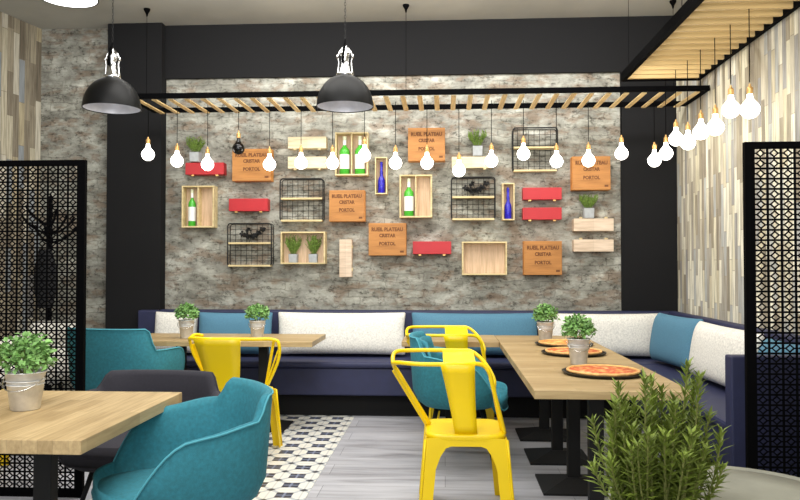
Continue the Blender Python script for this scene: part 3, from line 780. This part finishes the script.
small_box((574, 239.5, 613.5, 251.5), 'pale whitewashed box at lower right beneath a similar box', 'pink', 'up', group=G)
small_box((339.5, 239.5, 351.5, 277), 'narrow pale whitewashed box hung upright below the crates', 'pink', group=G)
def open_box(r, label, div=0, narrow=False, name='open_wooden_box'):
    x0, z0, x1, z1 = wrect(*r); w = x1-x0; h = z1-z0; e = .014 if not narrow else .010
    t = thing(name, label, 'open box', ((x0+x1)/2, YW, z0), group='open pine boxes on the brick wall')
    b = MB()
    MB().box(-w/2, -DEP, 0, w/2, -.001, e).build('side_board', 'pine', t)
    MB().box(-w/2, -DEP, h-e, w/2, -.001, h).build('side_board', 'pine', t)
    MB().box(-w/2, -DEP, e, -w/2+e, -.001, h-e).build('side_board', 'pine', t)
    MB().box(w/2-e, -DEP, e, w/2, -.001, h-e).build('side_board', 'pine', t)
    MB().box(-w/2+e, -.016, e, w/2-e, -.006, h-e).build('back_board', 'pineback', t)
    if div: MB().box(-e*.4, -DEP+.003, e, e*.4, -.016, h-e).build('divider', 'pine', t)
    return (x0, z0, w, h, e)
def bottle(x, z, h, label, m='bgreen', R=.04, lbl=True):
    t = thing('wine_bottle' if lbl else 'blue_bottle', label, 'bottle', (x, YW-.068, z))
    p = [(R*.9, 0), (R, .006), (R, h*.60), (R*.88, h*.655), (R*.45, h*.72), (R*.33, h*.76), (R*.33, h*.965)]
    if not lbl: p = [(R*.9, 0), (R, .006), (R, h*.40), (R*.85, h*.46), (R*.5, h*.55), (R*.42, h*.6), (R*.5, h*.66), (R*.38, h*.72), (R*.36, h*.97)]
    MB().lathe(p, 24).build('glass', m, t, smooth=True)
    MB().lathe([(R*.37, h*.90), (R*.40, h*.90), (R*.40, h), (.001, h)], 16).build('cap', 'bcap' if lbl else m, t, smooth=False)
    if lbl:
        MB().lathe([(R+.0012, h*.14), (R+.0012, h*.52)], 24, cap=False).build('paper_label', 'bwhite', t, smooth=True)
        MB().lathe([(R*.36, h*.77), (R*.36, h*.90)], 16, cap=False).build('neck_label', 'bwhite', t, smooth=True)
    return t
for r, lab, which in (((181.5, 185.5, 214, 227.5), 'at far left', [('in the far left open box', .27)]),
                      ((335, 132, 368, 175.5), 'near the top', [('in the left half of the top two-bottle box', .27), ('in the right half of the top two-bottle box', .74)]),
                      ((399.5, 174.5, 432, 217.5), 'in the middle', [('in the open box at the middle of the wall', .28)])):
    x0, z0, w, h, e = open_box(r, 'two-compartment pine box '+lab+', holding '+('two green bottles' if len(which) == 2 else 'one green bottle'), 1)
    for ll, f in which: bottle(x0+w*f, z0+e, h*.89, 'green wine bottle with white label '+ll, R=.05 if len(which) == 2 else (.047 if 'middle' in ll else .036))
x0, z0, w, h, e = open_box((280.5, 231.5, 325, 264), 'open pine box at lower left holding two small herb pots')
HERBBOX = (x0, z0, w, h, e)
open_box((462, 241.5, 507, 275), 'empty open pine box low on the wall right of centre')
for r, ll in (((375, 157, 387, 194), 'between the two-bottle box and the middle box'), ((502.5, 183, 514.5, 220), 'between the wire shelf and the red pair')):
    x0, z0, w, h, e = open_box(r, 'narrow upright white-edged box '+ll, narrow=True, name='narrow_bottle_box')
    bottle(x0+w/2, z0+e, h*.86, 'cobalt blue bottle in the narrow box '+ll, 'bblue', .034, False)
# herb pots
def herb(x, y, z, s, label, seed, pot=.095):
    random.seed(seed); t = thing('potted_herb', label, 'potted plant', (x, y, z), group='small herb pots on the brick wall')
    a = pot/2
    MB().frustum((-a*.92, -a*.92, a*.92, a*.92), 0, (-a, -a, a, a), pot).build('square_pot', 'cube', t, bevel=.003)
    MB().box(-a*.8, -a*.8, pot-.0, a*.8, a*.8, pot+.004).build('soil', 'soil', t)
    b = MB()
    for k in range(46):
        an = random.uniform(0, 2*PI); rr = random.uniform(0, a*.7); hx = random.uniform(.5, 1)*s
        p = Vector((rr*math.cos(an), rr*math.sin(an), pot)); d = Vector((math.cos(an)*rr*4.2, math.sin(an)*rr*2.6, hx))
        q = p+d; q.x = max(min(q.x, a*1.7), -a*1.7); q.y = max(min(q.y, a*.95), -a*.95)
        b.tube([p, (p+q)/2+Vector((0, 0, .01)), q], .0016, 4)
        for j in range(9):
            f = .25+.75*j/8; c = p.lerp(q, f); dd = Vector((random.gauss(0, .5), random.gauss(0, .3), 1))
            b.leaf(c, dd, (random.gauss(0,1), -1, 0), .03, .008)
    b.build('foliage', 'herb', t)
def herb_px(px, pz, r, s, label, seed, pot=.095):
    z = pz; p = atY(px, z, YW-.062); herb(p.x, YW-.062, p.z, s, label, seed, pot)
herb_px(195.5, 162.2, 0, .145, 'small herb in a grey square pot on the upper left red box', 11)
herb_px(477.5, 156.3, 0, .15, 'small herb in a grey square pot on the cream box above the middle wire shelf', 12)
herb_px(588.5, 218.3, 0, .12, 'small herb in a grey square pot on the whitewashed box at right', 13)
x0, z0, w, h, e = HERBBOX
herb(x0+w*.27, YW-.07, z0+e, .17, 'small herb in a grey pot, left one inside the lower left open box', 14, .082)
herb(x0+w*.72, YW-.07, z0+e, .17, 'small herb in a grey pot, right one inside the lower left open box', 15, .082)
# wire shelves
def wire_shelf(r, label, mid):
    x0, z0, x1, z1 = wrect(*r, Y=YW-.10); w = x1-x0; h = z1-z0; d = .10
    zm = wrect(r[0], r[1], r[2], mid, Y=YW-.10)[1]-z0
    t = thing('wire_wall_shelf', label, 'wall shelf', ((x0+x1)/2, YW, z0), group='black wire shelves on the brick wall')
    c = .03
    def loop(y, r_, nm, wd=w, hh=h):
        pts = []
        for (cx, cz, a0) in ((wd/2-c, hh-c, 0), (-wd/2+c, hh-c, 90), (-wd/2+c, c, 180), (wd/2-c, c, 270)):
            for k in range(5): a = math.radians(a0+k*22.5); pts.append((cx+c*math.cos(a), y, cz+c*math.sin(a)))
        MB().tube(pts, r_, 6, True).build(nm, 'wire', t, smooth=True)
    loop(-d, .0062, 'front_hoop'); loop(-.012, .004, 'rear_hoop')
    b = MB(); n = 8
    for i in range(1, n): x = -w/2+w*i/n; b.tube([(x, -.012, .005), (x, -.012, h-.005)], .0023, 5)
    for i in range(1, n): z = h*i/n; b.tube([(-w/2, -.012, z), (w/2, -.012, z)], .0023, 5)
    for s in (-1, 1):
        for z in (.004, h*.25, h*.5, h*.75, h-.035): b.tube([(s*w/2, -d, max(z, .03)), (s*w/2, -.012, max(z, .03))], .0026, 5)
    b.build('wire_grid', 'wire', t)
    for z in (0.0, zm):
        MB().box(-w/2+.008, -d-.008, z-.006, w/2-.008, -.016, z+.012).build('shelf_board', 'pine', t, bevel=.002)
    return (x0+x1)/2, z0+zm+.012
wire_shelf((280, 178.5, 323, 221), 'black wire wall shelf with two boards, left of an orange crate and empty', 199)
a1 = wire_shelf((227.5, 223.5, 271.5, 266), 'black wire wall shelf at lower left holding a dark sprig', 243.5)
a2 = wire_shelf((451.5, 177, 495, 219.5), 'black wire wall shelf in the middle right holding a dark sprig', 197.5)
wire_shelf((513, 127.5, 557.5, 171), 'black wire wall shelf highest on the wall at right, behind two bulbs', 148)
def sprig(x, z, label):
    t = thing('decorative_sprig', label, 'ornament', (x, YW-.06, z)); random.seed(3)
    b = MB(); b.tube([(-.03, 0, 0), (-.02, 0, .05), (.03, 0, .075), (.105, 0, .13)], .004, 6)
    b.tube([(-.02, 0, .05), (-.10, 0, .085)], .0035, 6); b.tube([(.0, 0, .06), (-.04, .01, .13)], .0035, 6); b.build('twig', 'twig', t)
    lf = MB()
    for (cx, cz) in ((-.10, .085), (-.04, .12), (-.03, .045), (.0, .055), (.03, .07), (.06, .095), (.10, .13), (-.065, .07), (.05, .07)):
        for k in range(9): lf.leaf((cx, 0, cz), (random.gauss(0, 1), random.gauss(0, .6), random.gauss(0, .6)), (0, -1, .2), .038, .026)
    lf.build('leaves', 'twig', t)
sprig(a1[0]+.02, a1[1], 'black leafy sprig ornament on the lower left wire shelf')
sprig(a2[0]+.03, a2[1], 'black leafy sprig ornament on the middle right wire shelf')

# ------------------------------------------------------------------ coat stand behind the left screen
t = thing('coat_stand', 'dark coat stand with branching hooks behind the left lattice screen', 'coat stand', (-3.62, 6.6, 0))
MB().lathe([(.22, 0), (.22, .02), (.05, .04), (.02, .08), (.018, 1.98), (.001, 2.02)], 20).build('pole', 'ironflat', t, smooth=False)
for k in range(8):
    a = k*PI/4+.3; z = 1.56+.08*(k % 3)
    MB().tube(arc([(0, 0, z), (.09*math.cos(a), .09*math.sin(a), z+.03), (.19*math.cos(a), .19*math.sin(a), z+.10), (.24*math.cos(a), .24*math.sin(a), z+.17)], 4), .011, 6).build('hook', 'ironflat', t, smooth=True)
def cf(i, j):
    a = 2*PI*i/20; z = 1.50-.52*j/9; r = (.05+.05*min(1, j/3))*(1-.35*max(0, j-6)/3)
    return (-3.56+r*math.cos(a)*(1+.15*math.sin(3*a)), 6.40+.06*math.sin(a), z)
MB().grid(cf, 20, 10, True).build('hanging_coat', 'coat', smooth=True)
tag(bpy.data.objects['hanging_coat'], 'long dark coat hanging on the coat stand behind the left screen', 'coat')

# ------------------------------------------------------------------ rosemary in a round concrete planter
PC = Vector((.99, 2.62, 0))
t = thing('potted_rosemary', 'big rosemary bush growing from a round pale concrete planter in the right foreground', 'potted plant', PC)
R = .42; ZR = .565
MB().lathe([(R*.62, 0), (R*.7, .02), (R*.93, .25), (R, ZR-.03), (R-.006, ZR-.008), (R-.02, ZR), (R-.045, ZR-.004), (R-.06, ZR-.02)], 64).build('planter', 'concrete', t, smooth=True)
MB().lathe([(R-.05, ZR-.03), (R-.05, ZR-.004), (R*.5, ZR-.002), (.001, ZR)], 48).build('pale_gravel_fill', 'concrete', t, smooth=True)
random.seed(21); st = MB(); lf = MB()
base = Vector((-.305, -.16, ZR-.02))
stems = []
for k in range(60):
    a = random.uniform(0, 2*PI); rr = math.sqrt(random.random())
    p = base+Vector((math.cos(a)*rr*.115, math.sin(a)*rr*.08, 0)); hgt = random.uniform(.16, .37)*(1-.28*rr*rr)+.02
    stems.append((p, p+Vector((math.cos(a)*rr*.075+random.gauss(0,.018), math.sin(a)*rr*.07, hgt))))
for dx, hh in ((-.165, .37), (-.125, .42), (-.055, .445), (-.015, .43), (.03, .40), (.085, .49), (.13, .455), (.165, .33), (.205, .27), (-.10, .37), (.06, .38), (.11, .42), (-.16, .31)):
    p = base+Vector((dx*.6, random.uniform(-.06, .06), 0)); stems.append((p, base+Vector((dx+random.gauss(0,.006), random.uniform(-.06, .04), hh))))
for p, q in stems:
    mid = (p+q)/2+Vector(((q.x-p.x)*.15, 0, 0)); pts = arc([p, mid, q], 8)
    st.tube(pts, .003, 5)
    n = int((q-p).length/.0052)
    for j in range(n):
        f = .03+.96*j/n; i = f*(len(pts)-1); i0 = min(int(i), len(pts)-2); c = pts[i0].lerp(pts[i0+1], i-i0); tdir = (pts[i0+1]-pts[i0]).normalized()
        a = j*2.4+random.uniform(-.3, .3); o = tdir.orthogonal().normalized(); o = Matrix.Rotation(a, 3, tdir) @ o
        up = .65+1.1*f*f+random.uniform(-.15, .2)
        L_ = random.uniform(.040, .064)*(1.0 if f < .85 else .8)
        lf.leaf(c, o+tdir*up, tdir, L_, .0120, .16)
st.build('stems', 'stem', t); lf.build('foliage', 'leafB', t)

# ------------------------------------------------------------------ light
w = bpy.data.worlds.new('World'); bpy.context.scene.world = w; w.use_nodes = True
w.node_tree.nodes['Background'].inputs[0].default_value = (.92, .96, 1, 1); w.node_tree.nodes['Background'].inputs[1].default_value = 1.15
def area(name, loc, rot, sx, sy, e, c=(1, 1, 1)):
    l = bpy.data.lights.new(name, 'AREA'); l.shape = 'RECTANGLE'; l.size = sx; l.size_y = sy; l.energy = e; l.color = c
    o = bpy.data.objects.new(name, l); col.objects.link(o); o.location = loc; o.rotation_euler = rot; return o
area('ceiling_area_light_front', (-1.2, 1.5, 3.6), (math.radians(18), 0, 0), 3.0, 1.6, 130)
area('ceiling_area_light_mid', (-.6, 4.6, 3.66), (0, 0, 0), 3.2, 1.4, 95, (1, .98, .94))
area('wall_wash_light', (-.3, 5.9, 3.62), (math.radians(38), 0, 0), 4.4, .25, 75, (1, .98, .95))
area('added_ceiling_fill_light', (.3, .2, 2.2), (math.radians(150), 0, 0), 3.0, 1.0, 180)  # added fill with no fixture, aimed up to brighten the ceiling
